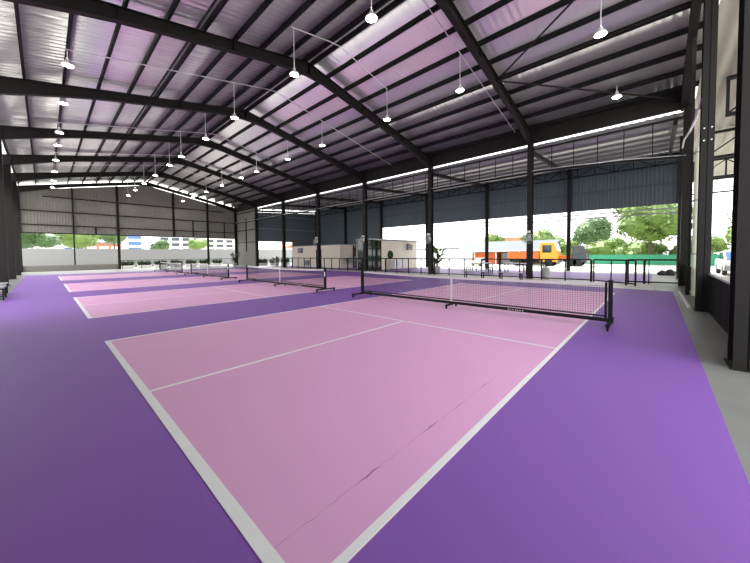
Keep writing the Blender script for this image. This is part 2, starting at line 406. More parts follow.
tag(MB().tube([(XR-0.10, a, z+0.075) for a, z in barz], 0.018, 6).build('cable', 'alu'), 'pale cable running along the hanging bar above the fence', 'cable', 'pale cables')
tag(MB().tube([(10.66, -1.83, 5.35), (10.75, -1.81, 5.18), (11.4, -1.80, 5.10), (13.5, -1.79, 5.34), (15.2, -1.80, 5.66), (16.7, -1.80, 5.92), (17.7, -1.82, 6.02), (18.3, -1.83, 6.0)], 0.03, 8).build('cable', 'alu'), 'pale bundled cable sagging from the bolted column to the fence corner column', 'cable', 'pale cables')

# ---------------------------------------------------------------- annex roof, rafters, cladding
struct(roof_slope('ceiling_annex', XR-0.05, XF+0.5, YG-0.2, 38.1, ze, 0.30, 0.035, 'extroof'))
for i, y in enumerate([YG+0.5]+FR[:-1]+[37.72]):
    m = MB(); m.bar((XR+0.17, y, ze(XR)-0.30), (XF-0.13, y, ze(XF)-0.32), 0.14, 0.26)
    tag(m.build('annex_rafter', 'steel'), 'sloping annex rafter beyond the fence, %s counted from the open gable' % ORD[i], 'rafter', 'annex rafters')
for k in range(7):
    x = XR+0.8+k*1.45
    tag(MB().box((x-0.03, YG, ze(x)-0.15), (x+0.03, 37.8, ze(x)-0.005)).build('annex_purlin', 'grey'), 'grey annex purlin beyond the fence, %s out from the hall columns' % ORD[k], 'purlin', 'annex purlins')
def vclad(name, axis, c, a0, a1, z0, z1, mat_, pitch=0.22, rib=0.03, side=1, ztop=None):
    """vertical ribbed cladding; axis 'x' = wall plane x=c running along y"""
    us = []; q = a0
    while q < a1 - 1e-6:
        for a, h in ((0, 0), (pitch*0.55, 0), (pitch*0.67, rib), (pitch*0.88, rib)):
            if q+a < a1: us.append((q+a, h))
        q += pitch
    us.append((a1, 0)); m = MB(); n = len(us)
    P = (lambda uu, h, z: (c+h*side, uu, z)) if axis == 'x' else (lambda uu, h, z: (uu, c+h*side, z))
    zt = (lambda uu: z1) if ztop is None else ztop
    for dd in (0, -0.02):
        m.v += [P(uu, h+dd, z0) for uu, h in us]; m.v += [P(uu, h+dd, zt(uu)) for uu, h in us]
    m.f = [(i, i+1, n+i+1, n+i) for i in range(n-1)] + [(2*n+i, 3*n+i, 3*n+i+1, 2*n+i+1) for i in range(n-1)]
    m.f += [(i, 2*n+i, 2*n+i+1, i+1) for i in range(n-1)] + [(n+i, n+i+1, 3*n+i+1, 3*n+i) for i in range(n-1)]
    return struct(m.build(name, mat_, fixn=False))
vclad('wall_annex_upper', 'x', XF+0.2, YG-0.1, 24.2, 4.72, ze(XF)-0.02, 'bluesheet', side=-1)
vclad('wall_annex_full', 'x', XF+0.2, 24.2, 37.9, 0.0, ze(XF)-0.02, 'bluesheet', side=-1)
vclad('wall_annex_end', 'y', 37.95, XR+0.2, XF+0.2, 3.3, 8, 'bluesheet', side=-1, ztop=lambda x: ze(x)-0.45)
vclad('wall_annex_end_low', 'y', 37.95, 23.9, XF+0.2, 0.0, 3.3, 'bluesheet', side=-1)
vclad('wall_return', 'x', XR+0.22, 38.05, YE, 0.0, 8.4, 'gablesheet', side=-1)
for k, (z, a0, a1) in enumerate(((6.1, YG, 37.8),)):
    tag(MB().box((XF+0.06, a0, z-0.03), (XF+0.14, a1, z+0.03)).build('wall_girt', 'silver'), 'thin pale girt along the middle of the blue-grey annex cladding', 'girt', 'wall girts')
for k, z in enumerate((4.42, 4.12)):
    tag(MB().bar((XF+0.15, YG, z), (XF+0.15, 24.2, z), 0.08, 0.09).build('horizontal_rail', 'grey'), ('upper' if k == 0 else 'lower')+' of two thin rails below the blue-grey annex cladding', 'rail', 'rails below the cladding')
for k, y in enumerate((1.0, 4.15, 7.6, 10.85, 14.2, 17.55, 21.0)):
    pass
# lattice truss against the cladding
t = thing('lattice_truss', (XF-0.2, 18, 7.4), 'dark lattice truss along the top of the blue-grey annex cladding', 'truss')
MB().bar((XF-0.2, YG, 7.98), (XF-0.2, 37.8, 7.98), 0.08, 0.08).build('top_chord', 'black', t)
MB().bar((XF-0.2, YG, 7.34), (XF-0.2, 37.8, 7.34), 0.08, 0.08).build('bottom_chord', 'black', t)
y = YG+0.1; k = 0
while y < 37:
    MB().bar((XF-0.2, y, 7.37), (XF-0.2, y, 7.95), 0.05, 0.05).build('vertical_web', 'black', t)
    a, b = (7.37, 7.95) if k % 2 else (7.95, 7.37)
    MB().bar((XF-0.2, y, a), (XF-0.2, y+1.1, b), 0.05, 0.05).build('diagonal_web', 'black', t)
    y += 1.117; k += 1
for k, (z0, z1) in enumerate(((5.0, 5.08), (6.8, 6.88))):
    tag(MB().box((XR+0.3, 37.80, z0), (XF, 37.88, z1)).build('wall_girt', 'grey'), ('lower' if k == 0 else 'upper')+' thin girt on the dark cladding over the annex end opening', 'girt', 'wall girts')

# ---------------------------------------------------------------- far gable wall
def gz(x): return zr(x) - 0.62
vclad('wall_far', 'y', YE, XL, XR, 3.88, 9, 'gablesheet', side=-1, ztop=gz)
struct(MB().box((XL, YE-0.02, 0), (5.1, YE+0.15, 0.62)).build('wall_far_parapet', 'beige'))
for k, (z, x0, x1) in enumerate(((3.9, XL, XR), (4.72, XL, XR), (6.12, XL, XR), (7.6, -0.6, 16.8))):
    m = MB().box((x0, YE-0.16, z-0.05), (x1, YE-0.06, z+0.05))
    tag(m.build('wall_girt', 'steel'), 'horizontal dark girt on the far gable wall, %s up from the opening' % ORD[k], 'girt', 'wall girts')
for k, (x, z0, lb) in enumerate(((1.55, 0.62, 'thin dark post from the beige parapet up the far gable wall'), (5.2, 0, 'dark post at the end of the beige parapet, up the far gable wall'),
                                  (10.7, 3.9, 'dark post on the far gable cladding only, above the wide opening'), (14.7, 0, 'dark post standing in the wide opening behind the white planters'))):
    w = 0.06 if k == 0 else 0.12
    tag(MB().box((x-w, YE-0.22, z0), (x+w, YE-0.06, gz(x))).build('wall_post', 'steel'), lb, 'post', 'far gable wall posts')
for k, x in enumerate((3.3, 12.9, 16.9)):
    tag(MB().box((x-0.06, YE-0.15, 3.9), (x+0.06, YE-0.06, 4.72 if k == 0 else 6.1)).build('wall_stub', 'steel'), 'short dark stub post on the far cladding, %s from the bench side' % ORD[k], 'post', 'far gable stub posts')
# return wall girts
t = tag(MB().box((XR+0.1, 38.1, 3.2), (XR+0.2, 44.2, 3.3)).box((XR+0.1, 38.1, 4.9), (XR+0.2, 44.2, 5.0)).box((XR+0.1, 41.2, 2.0), (XR+0.2, 41.35, 6.6)).build('wall_frame', 'steel'), 'dark girt frame on the beige sheet wall in the far corner', 'girt frame')
# unseen bench-side upper cladding, its height shaped to cut glare on the ceiling
vclad('wall_bench_side_upper_shade', 'x', XL-0.35, 10.0, YE, 6.0, 7.9, 'gablesheet', side=1)
vclad('wall_gable_light_block', 'y', YG-0.2, XL-0.35, 0.6, 0.0, 7, 'gablesheet', side=1, ztop=lambda x: zr(x)-0.3)  # unseen wall added behind the camera to block light from the floor
vclad('wall_bench_side_light_block', 'x', XL-0.35, YG, 10.0, 0.0, 7.9, 'gablesheet', side=1)  # unseen closed stretch added to darken the floor at this end

# ---------------------------------------------------------------- high-bay lamps and conduits
LX = [(0.1, 'bench-side outer row'), (5.82, 'bench-side ridge row'), (11.1, 'fence-side ridge row'), (16.25, 'fence-side eave row')]
LY = [0.3, 4.96, 8.88, 14.1, 18.0, 22.6, 25.4, 29.6, 33.8, 37.9, 41.8]
def haslamp(x, y): return vis(x, y, 8.2) and not (x > 12 and y > 1)
def vis(x, y, z):
    d = Vector((x, y, z)) - Vector(CAM); w = d.dot(f)
    if w < 0.3: return False
    px = 375 + foc*d.dot(r2)/w; py = 281.5 + cy0 - foc*d.dot(u2)/w
    return -20 < px < 770 and -30 < py < 563
def lamp_proto():
    t = bpy.data.objects.new('high_bay_lamp', None); COL.objects.link(t)
    m = MB(); m.lathe((0, 0, 0), [(0.03, 0.20), (0.05, 0.19), (0.06, 0.12), (0.15, 0.02), (0.17, -0.02), (0.167, -0.034), (0.155, -0.034)], 16, cap=False)
    m.build('housing', 'whiteplastic', t, smooth=True)
    MB().lathe((0, 0, 0), [(0.01, -0.036), (0.10, -0.034), (0.152, -0.029), (0.152, -0.022)], 16).build('diffuser', 'lamp', t, smooth=True)
    return t
lp = lamp_proto(); lamps = [copy_tree(lp) for _ in range(sum(1 for y in LY for x, nm in LX if haslamp(x, y))-1)] + [lp]
for i, y in enumerate(LY):
    rowx = []
    for x, nm in LX:
        if not haslamp(x, y): continue
        o = lamps.pop()
        o.location = (x, y, 8.2)
        tag(o, 'glowing high bay lamp on a thin stem, %s, %s from the open gable' % (nm, ORD[i]), 'lamp', 'hanging high bay lamps')
        MB().tube([(x, y, 8.38), (x, y, zr(x)-0.345)], 0.016, 6).build('stem', 'alu', o)
        MB().tube([(x, y, zr(x)-0.36), (x, y, zr(x)+0.002)], 0.004, 5).build('hanger_wire', 'grey', o)
        rowx.append(x)
    if rowx and y > 1:
        xs = [min(rowx)-0.1] + [x for x in (RX-0.5, RX, RX+0.5) if min(rowx) < x < max(rowx)] + [max(rowx)+(0.02 if i == 2 else 6.6 if i in (1, 3) else 1.1)]
        xs = [x for x in xs if x < 17.8]
        pts = [(x, y, zr(x)-0.36 - (0.03 if abs(x-RX) < 0.1 else 0)) for x in xs]
        if len(pts) > 1:
            tag(MB().tube(pts, 0.02, 6).build('lamp_conduit', 'alu'), 'thin pale conduit under the purlins feeding the %s lamp line from the open gable' % ORD[i], 'conduit', 'lamp conduits')

# ---------------------------------------------------------------- nets
def net_proto():
    t = bpy.data.objects.new('pickleball_net', None); COL.objects.link(t); L = 7.0
    MB().bar((0, 0.03, 0.145), (0, L-0.03, 0.145), 0.06, 0.07).build('base_bar', 'black', t, bevel=0.006)
    for y in (0.0, L):
        MB().tube([(0, y, 0.10), (0, y, 0.93)], 0.038, 12).lathe((0, y, 0.93), [(0.042, 0), (0.042, 0.015), (0.02, 0.025)], 12).build('post', 'black', t)
        ft = MB().bar((-0.48, y, 0.115), (0.48, y, 0.115), 0.06, 0.05).build('foot', 'black', t, bevel=0.006)
        for x in (-0.43, 0.43):
            MB().lathe((x, y-0.014, 0.042), [(0.036, 0), (0.042, 0.006), (0.042, 0.022), (0.036, 0.028)], 12, 'y').bar((x, y, 0.05), (x, y, 0.10), 0.045, 0.03).build('caster', 'black', ft)
    ft = MB().bar((-0.30, L/2, 0.10), (0.30, L/2, 0.10), 0.05, 0.04).build('middle_foot', 'black', t)
    for x in (-0.27, 0.27):
        MB().lathe((x, L/2-0.014, 0.042), [(0.036, 0), (0.042, 0.006), (0.042, 0.022), (0.036, 0.028)], 12, 'y').bar((x, L/2, 0.05), (x, L/2, 0.09), 0.04, 0.03).build('caster', 'black', ft)
    for y in (0.075, L-0.075):
        MB().tube([(0, y, 0.18), (0, y, 0.90)], 0.022, 8).build('net_pole', 'black', t)
    top = lambda y: 0.90 - 0.045*(1-((y-L/2)/(L/2))**2)
    y0, y1 = 0.09, L-0.09; m = MB(); n = 148
    for i in range(n+1):
        y = y0 + (y1-y0)*i/n; m.bar((0, y, 0.22), (0, y, top(y)-0.05), 0.004, 0.004)
    for k in range(15):
        q = k/14; p = []
        for j in range(9):
            y = y0 + (y1-y0)*j/8; p.append((0, y, 0.24 + (top(y)-0.07-0.24)*q))
        m.tube(p, 0.0022, 4)
    m.build('net_mesh', 'cord', t, fixn=False)
    N = 24
    def band(a, b, w):
        m = MB()
        for j in range(N+1):
            y = y0 + (y1-y0)*j/N
            for x, z in ((-w, a(y)), (w, a(y)), (w, b(y)), (-w, b(y))): m.v.append((x, y, z))
        for j in range(N):
            for q in range(4): m.f.append((j*4+q, j*4+(q+1) % 4, j*4+4+(q+1) % 4, j*4+4+q))
        m.f += [(0, 3, 2, 1), (N*4, N*4+1, N*4+2, N*4+3)]; return m
    band(lambda y: top(y)-0.055, top, 0.006).build('top_tape', 'tape', t)
    band(lambda y: 0.205, lambda y: 0.235, 0.006).build('bottom_tape', 'cord', t)
    MB().box((-0.010, L/2-0.025, 0.18), (0.010, L/2+0.025, top(L/2)+0.004)).build('centre_strap', 'tape', t)
    # small pale maker's mark on the base bar, facing the baseline: illegible pale strokes
    mk = MB()
    for j, (h, w) in enumerate(((0.026, 0.02), (0.02, 0.03), (0.02, 0.03), (0.026, 0.02), (0.02, 0.035), (0.02, 0.03), (0.026, 0.02))):
        mk.box((-0.0335, 1.95-j*0.055, 0.132), (-0.0295, 1.95-j*0.055+w, 0.132+h))
    mk.build('maker_mark', 'tape', t)
    for y in (-0.02,):
        MB().box((-0.046, y-0.012, 0.62), (-0.036, y+0.055, 0.80)).build('post_label', 'whiteplastic', t)
    return t
np_ = net_proto()
spots = [(6.93, -0.43, 7.0/7, 'portable black net on wheels across the big pink court in front'),
         (6.95, 8.66, 1.0, 'portable black net on wheels across the second court, white label on its post'),
         (6.95, 18.15, 1.0, 'portable black net across the third court, seen past the second net'),
         (6.95, 27.4, 1.0, 'small distant portable net on the last pale pink court by the planters')]
nets = [copy_tree(np_) for _ in range(3)] + [np_]
for i, (x, y, s, lb) in enumerate(spots):
    o = nets[i]
    if i in (0, 3):
        for ch in [c for c in o.children if c.name.startswith('post_label')]: bpy.data.objects.remove(ch)
    o.location = (x, y, 0.0147); tag(o, lb, 'net', 'portable pickleball nets')

# ---------------------------------------------------------------- black fence
FX = 18.05
def fence_run(t, p0, p1, ys, h=1.16):
    a = Vector((p0[0], p0[1], 0)); b = Vector((p1[0], p1[1], 0))
    up = Vector((0, 0, 1))
    MB().bar(a+up*(h-0.03), b+up*(h-0.03), 0.06, 0.07).build('top_rail', 'black', t)
    MB().bar(a+up*0.10, b+up*0.10, 0.05, 0.06).build('bottom_rail', 'black', t)
    d = (b-a)
    for q, w in ys:
        p = a + d*q; MB().box((p.x-w/2, p.y-w/2, 0.004), (p.x+w/2, p.y+w/2, h-0.05)).build('post', 'black', t)
t = thing('metal_fence', (FX, 10, 0), 'long black rail fence with thin posts along the hall columns', 'fence', 'black rail fences')
yy0, yy1 = 1.33, 31.0; n = 26
fence_run(t, (FX, yy0), (FX, yy1), [(k/n, 0.09 if k % 4 == 0 else 0.055) for k in range(n+1)])
t = thing('fence_gate', (FX, 1.3, 0), 'black rail gate leaf standing slightly open beside the net post', 'gate')
fence_run(t, (FX-0.05, 1.22), (16.85, -0.42), [(0, 0.06), (0.45, 0.05), (0.80, 0.08), (1, 0.07)])
t = thing('metal_fence', (18.2, -1.2, 0), 'short black rail fence between the open gate and the corner column', 'fence', 'black rail fences')
fence_run(t, (18.25, -0.08), (18.35, -1.83), [(0, 0.09), (0.34, 0.09), (0.43, 0.04), (1, 0.06)])
t = thing('metal_fence', (11, 45.3, 0), 'thin dark rail fence in front of the white planters outside the far opening', 'fence')
a, b = 5.6, 18.3
MB().bar((a, 45.3, 1.0), (b, 45.3, 1.0), 0.05, 0.05).build('top_rail', 'steel', t)
for k in range(8): x = a+(b-a)*k/7; MB().box((x-0.025, 45.275, -0.03), (x+0.025, 45.325, 1.0)).build('post', 'steel', t)

# ---------------------------------------------------------------- plants
def leaf_blade(m, base, direction, length, width, droop=0.3, seg=5):
    d = Vector(direction).normalized(); side = d.cross(Vector((0, 0, 1)))
    if side.length < 0.05: side = Vector((1, 0, 0))
    side.normalize(); p = Vector(base); o = len(m.v); dd = d.copy()
    for i in range(seg+1):
        q = i/seg; w = width*math.sin(math.pi*min(0.97, 0.12+0.85*q))*0.5
        nrm = side.cross(dd).normalized()
        m.v += [tuple(p-side*w+nrm*w*0.3), tuple(p), tuple(p+side*w+nrm*w*0.3)]
        p = p + dd*(length/seg); dd = (dd + Vector((0, 0, -droop*q))).normalized()
    for i in range(seg):
        a = o+i*3; m.f += [(a, a+1, a+4, a+3), (a+1, a+2, a+5, a+4)]
def planter(x, y, label, s=1.0):
    t = thing('planter', (x, y, -0.03), label, 'planter', 'white planters along the far opening')
    w = 0.72*s
    MB().prism([(x-w*0.9, -0.03), (x+w*0.9, -0.03), (x+w, 0.40), (x+w-0.04, 0.40), (x+w-0.05, 0.34), (x-w+0.05, 0.34), (x-w+0.04, 0.40), (x-w, 0.40)], y-0.2, y+0.2).build('trough', 'offwhite', t)
    m = MB()
    for k in range(95):
        a = random.uniform(0, 2*math.pi); bx = x+random.uniform(-w*0.85, w*0.85)
        leaf_blade(m, (bx, y+random.uniform(-0.12, 0.12), 0.35), (math.cos(a), math.sin(a)*0.6, random.uniform(0.7, 2)), random.uniform(0.4, 0.8), 0.13, 0.35, 4)
    m.build('foliage', 'dkleaf', t, fixn=False)
PX = [5.95, 7.55, 9.15, 10.75, 12.35, 13.95, 15.55]
for i, x in enumerate(PX):
    planter(x*1.08-0.3, 46.1, 'white trough planter of dark leaves behind the thin rail fence, %s from the beige parapet' % ORD[i])
for i, x in enumerate((20.0, 21.75, 23.5)):
    planter(x, 39.3, 'white trough planter of dark leaves outside the annex end opening, %s from the hall corner' % ORD[i])
def bushy_plant(x, y, h, label, m_, pot='pot', pr=0.2, ph=0.5, n=30, name='potted_plant', ll=(0.4, 0.7), lw=0.16, m2=None):
    t = thing(name, (x, y, 0.008), label, 'potted plant')
    MB().lathe((x, y, 0.008), [(pr*0.75, 0), (pr*0.9, ph*0.5), (pr, ph), (pr*0.86, ph), (pr*0.84, ph-0.04), (0.01, ph-0.04)], 18).build('pot', pot, t, smooth=False)
    sm = MB(); ms = [MB(), MB()]
    for k in range(n):
        a = k*2.4+random.uniform(-.3, .3); q = random.uniform(0.15, 1); b = Vector((x+math.cos(a)*0.06, y+math.sin(a)*0.06, ph-0.06))
        top = b + Vector((math.cos(a)*0.25*h*q*0.7, math.sin(a)*0.25*h*q*0.7, (h-ph)*q*0.8))
        sm.tube([b, (b+top)/2+Vector((0, 0, 0.06)), top], 0.008, 5)
        leaf_blade(ms[1 if (m2 and q > 0.6) else 0], top, (math.cos(a), math.sin(a), random.uniform(0.1, 1.2)), random.uniform(*ll), lw, 0.4)
    sm.build('stems', 'dkleaf', t); ms[0].build('leaves', m_, t, fixn=False)
    if m2: tag(ms[1].build('leaves', m2, t, fixn=False), 'yellow green upper leaves')
bushy_plant(19.3, 3.72, 1.25, 'tall pale grey pot with dark strappy leaves beside the first fence column', 'dkleaf', pr=0.24, ph=0.62, n=16, ll=(0.3, 0.5), lw=0.10)
bushy_plant(20.2, 11.55, 2.1, 'large leafy plant with yellow green top behind the second fence column', 'dkleaf', pr=0.26, ph=0.5, n=34, m2='lime', ll=(0.45, 0.75), lw=0.22)
bushy_plant(17.4, 42.3, 2.1, 'tall dark shrub in the far corner by the beige sheet wall', 'dkleaf', pr=0.3, ph=0.4, n=60)
bushy_plant(20.6, 36.6, 1.3, 'dark bushy plant in the annex end opening behind the fence', 'dkleaf', pr=0.25, ph=0.35, n=40)

# ---------------------------------------------------------------- benches
def bench_proto():
    t = bpy.data.objects.new('bench', None); COL.objects.link(t)
    MB().box((-0.17, -0.68, 0.42), (0.17, 0.68, 0.46)).build('seat', 'grey', t, bevel=0.008)
    for y in (-0.52, 0.52):
        m = MB(); m.box((-0.16, y-0.025, 0.0), (-0.12, y+0.025, 0.42)); m.box((0.12, y-0.025, 0.0), (0.16, y+0.025, 0.42)); m.box((-0.12, y-0.025, 0.37), (0.12, y+0.025, 0.42)); m.box((-0.12, y-0.02, 0.03), (0.12, y+0.02, 0.06))
        m.build('leg_frame', 'black', t)
    return t
bp_ = bench_proto()
BS = [(16.35, 6.75, 0.004, 0, 'low bench by the fence, between the net strap and the picnic tables'), (16.3, 4.65, 0.004, 0, 'low bench by the fence in front of the first fan column'),
      (-1.83, 16.3, 0.008, 0, 'dark bench cut by the picture edge on the bench side'), (-1.9, 18.3, 0.008, 0, 'dark bench standing behind another at the picture edge')]
for i, (x, y, z, rz, lb) in enumerate(BS):
    o = bp_ if i == 0 else copy_tree(bp_)
    o.location = (x, y, z); o.rotation_euler.z = rz; tag(o, lb, 'bench', 'low benches')
def picnic(x, y, label):
    t = thing('cafe_table', (x, y, 0.008), label, 'table', 'tables beyond the fence')
    MB().box((x-0.4, y-0.75, 0.71), (x+0.4, y+0.75, 0.75)).build('tabletop', 'offwhite', t)
    for dx in (-0.32, 0.32):
        for dy in (-0.65, 0.65): MB().box((x+dx-0.025, y+dy-0.025, 0.008), (x+dx+0.025, y+dy+0.025, 0.71)).build('leg', 'black', t)
picnic(22.5, 8.9, 'pale topped table beyond the fence behind the low benches')
picnic(23.0, 6.6, 'pale topped table beyond the fence near the first annex column')
def stool(x, y, label):
    t = thing('stool', (x, y, 0.008), label, 'stool', 'stools beyond the fence')
    MB().box((x-0.2, y-0.2, 0.43), (x+0.2, y+0.2, 0.47)).build('seat', 'black', t)
    for dx in (-0.17, 0.17):
        for dy in (-0.17, 0.17): MB().box((x+dx-0.02, y+dy-0.02, 0.008), (x+dx+0.02, y+dy+0.02, 0.43)).build('leg', 'black', t)
stool(21.4, 9.6, 'black square stool beyond the fence, the one towards the leafy plant')
stool(21.4, 7.9, 'black square stool beyond the fence between the two pale tables')
stool(21.8, 5.4, 'black square stool beyond the fence near the grey pot')

# ---------------------------------------------------------------- wall fans
def fan(y, z, label):
    x = XR-0.42
    t = thing('wall_fan', (XR-0.2, y, z), label, 'fan', 'fans on the fence-side columns')
    m = MB(); R = 0.30
    for q, dx in ((1, 0), (0.72, -0.05), (0.45, -0.08), (1.0, -0.05)): m.torus((x+dx, y, z), R*q, 0.008, 'x', 24, 5)
    for k in range(16):
        a = 2*math.pi*k/16; c, s = math.cos(a), math.sin(a)
        m.tube([(x, y+R*c, z+R*s), (x-0.05, y+R*c, z+R*s), (x-0.085, y+0.4*R*c, z+0.4*R*s)], 0.004, 4)
    m.build('cage', 'pot', t)
    m = MB()
    for k in range(4):
        a = 2*math.pi*k/4+0.4; o = len(m.v)
        for rr in (0.05, 0.16, 0.26):
            for w, dx in ((-0.35, -0.02), (0.35, 0.02)):
                for th in (0, 0.006):
                    m.v.append((x-0.03+dx+th, y+rr*math.cos(a+w), z+rr*math.sin(a+w)))
        for j in range(2):
            b = o+j*4; m.f += [(b, b+2, b+6, b+4), (b+1, b+5, b+7, b+3)]
    m.build('blade', 'pot', t, fixn=False)
    MB().lathe((x-0.06, y, z), [(0.03, 0), (0.06, 0.02), (0.07, 0.12), (0.05, 0.18)], 14, 'x').build('motor', 'grey', t)
    MB().bar((x+0.10, y, z), (XR-0.175, y, z+0.05), 0.05, 0.05).box((XR-0.185, y-0.08, z+0.25), (XR-0.172, y+0.08, z-0.1)).box((x+0.05, y-0.08, z+0.33), (XR-0.172, y+0.10, z+0.45)).build('bracket', 'whiteplastic', t)
for i, z in enumerate((2.32, 2.50, 2.66, 2.80)):
    fan(FR[i], z, 'round white caged fan mounted on the %s fence-side column' % FRN[i])

# ---------------------------------------------------------------- pavilion and office in the annex
t = thing('pavilion', (23, 19, 0), 'cream flat-roofed pavilion with a dark glazed end and round window', 'pavilion')
py = 17.95
MB().box((20.85, py, 0.0), (26.6, py+1.4, 2.76)).build('wall', 'cream', t)
MB().box((18.95, py-0.25, 2.76), (26.75, py+1.5, 2.90)).build('roof', 'grey', t)
MB().box((18.98, py+1.3, 0.0), (20.85, py+1.4, 2.76)).build('wall', 'grey', t)
gl = MB().box((19.0, py+0.02, 0.05), (20.85, py+0.05, 2.7)).build('glazing', 'dkglass', t)
m = MB()
for x in (19.02, 19.62, 20.22, 20.81): m.box((x-0.035, py-0.02, 0.0), (x+0.035, py+0.07, 2.76))
m.box((19.0, py-0.02, 1.95), (20.84, py+0.06, 2.02)); m.box((19.0, py-0.02, 0.0), (20.84, py+0.06, 0.08))
m.build('window_frame', 'black', gl)
MB().box((19.0, py, 0.0), (19.03, py+1.3, 2.76)).build('glazing', 'dkglass', t)
rw = MB().lathe((22.15, py-0.01, 1.40), [(0.34, 0.0), (0.36, -0.04), (0.40, -0.04), (0.42, 0.0)], 28, 'y', cap=False).build('round_window', 'black', t)
MB().lathe((22.15, py-0.012, 1.40), [(0.34, 0.0), (0.34, -0.012)], 28, 'y').build('pane', 'dkglass', rw)
m = MB()
for k in range(80):
    a = random.uniform(0, 6.28); q = 0.27*math.sqrt(random.random()); zz = 1.40+q*math.sin(a)+0.05
    leaf_blade(m, (22.15+q*math.cos(a), py-0.03, zz), (math.cos(a*3), -0.5, math.sin(a*3)), 0.10, 0.06, 0.2, 3)
m.build('leaves', 'lime', rw, fixn=False)
def aircon(x, y, z, label, axis='y'):
    t = thing('air_conditioner', (x, y, z), label, 'air conditioner', 'outdoor air conditioning units')
    if axis == 'y':
        MB().box((x-0.38, y-0.28, z), (x+0.38, y-0.02, z+0.56)).build('casing', 'grey', t, bevel=0.01)
        MB().torus((x-0.08, y-0.285, z+0.28), 0.21, 0.012, 'y').torus((x-0.08, y-0.285, z+0.28), 0.11, 0.01, 'y').build('fan_grille', 'black', t)
        MB().box((x-0.3, y-0.28, z-0.04), (x-0.26, y, z)).box((x+0.26, y-0.28, z-0.04), (x+0.3, y, z)).build('bracket', 'black', t)
    else:
        MB().box((x-0.28, y-0.38, z), (x-0.02, y+0.38, z+0.56)).build('casing', 'grey', t, bevel=0.01)
        MB().torus((x-0.285, y-0.08, z+0.28), 0.21, 0.012, 'x').torus((x-0.285, y-0.08, z+0.28), 0.11, 0.01, 'x').build('fan_grille', 'black', t)
        MB().box((x-0.28, y-0.3, z-0.04), (x, y-0.26, z)).box((x-0.28, y+0.26, z-0.04), (x, y+0.3, z)).build('bracket', 'black', t)
aircon(25.1, py, 1.92, 'grey air conditioner high on the cream pavilion wall')
t = thing('storage_cabinet', (22.6, py-0.4, 0), 'white cabinet standing against the pavilion under the round window', 'cabinet')
MB().box((22.0, py-0.65, 0.06), (23.1, py-0.05, 0.95)).build('carcass', 'whiteplastic', t, bevel=0.01)
for k in range(2):
    d = MB().box((22.02+k*0.54, py-0.67, 0.1), (22.54+k*0.54, py-0.65, 0.92)).build('door', 'whiteplastic', t)
    MB().box((22.48+k*0.12, py-0.69, 0.45), (22.50+k*0.12, py-0.67, 0.6)).build('handle', 'grey', d)
MB().box((22.03, py-0.62, 0.0), (23.07, py-0.08, 0.06)).build('plinth', 'black', t)
t = thing('leaning_board', (24.4, py-0.06, 0), 'narrow dark upright board leaning by the pavilion wall', 'board')
MB().box((23.75, py-0.09, 0.0), (24.05, py-0.03, 1.05)).build('panel', 'grey', t)

t = thing('site_office', (23, 28, 0), 'low cream office block with a dark door front behind the fence', 'office')
MB().box((21.0, 24.0, 0.0), (22.9, 33.3, 2.5)).build('wall', 'cream', t)
MB().box((22.9, 24.9, 0.0), (25.5, 33.3, 2.5)).build('wall', 'cream', t)
MB().box((20.9, 23.9, 2.5), (25.6, 33.4, 2.58)).build('roof', 'grey', t)
dr = MB().box((22.95, 24.84, 0.0), (24.1, 24.9, 2.2)).build('door', 'dkglass', t)
MB().box((22.9, 24.80, 0.0), (22.98, 24.9, 2.5)).box((24.1, 24.80, 0.0), (24.18, 24.9, 2.5)).box((22.9, 24.80, 2.2), (24.18, 24.9, 2.28)).build('door_frame', 'black', dr)
MB().box((23.94, 24.80, 1.0), (23.98, 24.84, 1.2)).build('handle', 'alu', dr)
MB().box((22.86, 23.9, 0.0), (22.98, 24.02, 2.5)).build('corner_post', 'black', t)
MB().box((20.96, 27.3, 0.0), (21.0, 28.3, 2.05)).build('doorway', 'black', t)
aircon(21.0, 31.4, 1.75, 'grey air conditioner on the long side of the cream office block', 'x')
aircon(22.2, 24.0, 0.55, 'grey air conditioner low on the short side of the office block')
aircon(21.0, 30.0, 0.25, 'grey air conditioner near the floor on the office long side', 'x')
# dark bags by the annex corner
t = thing('dark_bag', (26.0, -1.35, 0), 'dark lumpy bag heap on the pale floor by the annex corner', 'bag')
for k, (dx, dy, rr, nm) in enumerate(((0, 0.14, 0.24, 'bag_body'), (0.1, -0.22, 0.30, 'bag_body'))):
    m = MB(); m.lathe((26.0+dx, -1.5+dy, 0.0), [(rr*0.75, 0.0), (rr, rr*0.35), (rr*0.9, rr*0.8), (rr*0.45, rr*1.15), (rr*0.2, rr*1.25)], 12)
    m.v = [(x+random.uniform(-.03, .03), y+random.uniform(-.03, .03), z if z < 0.01 else z+random.uniform(-.03, .03)) for x, y, z in m.v]
    m.build(nm, 'bag', t, smooth=True)

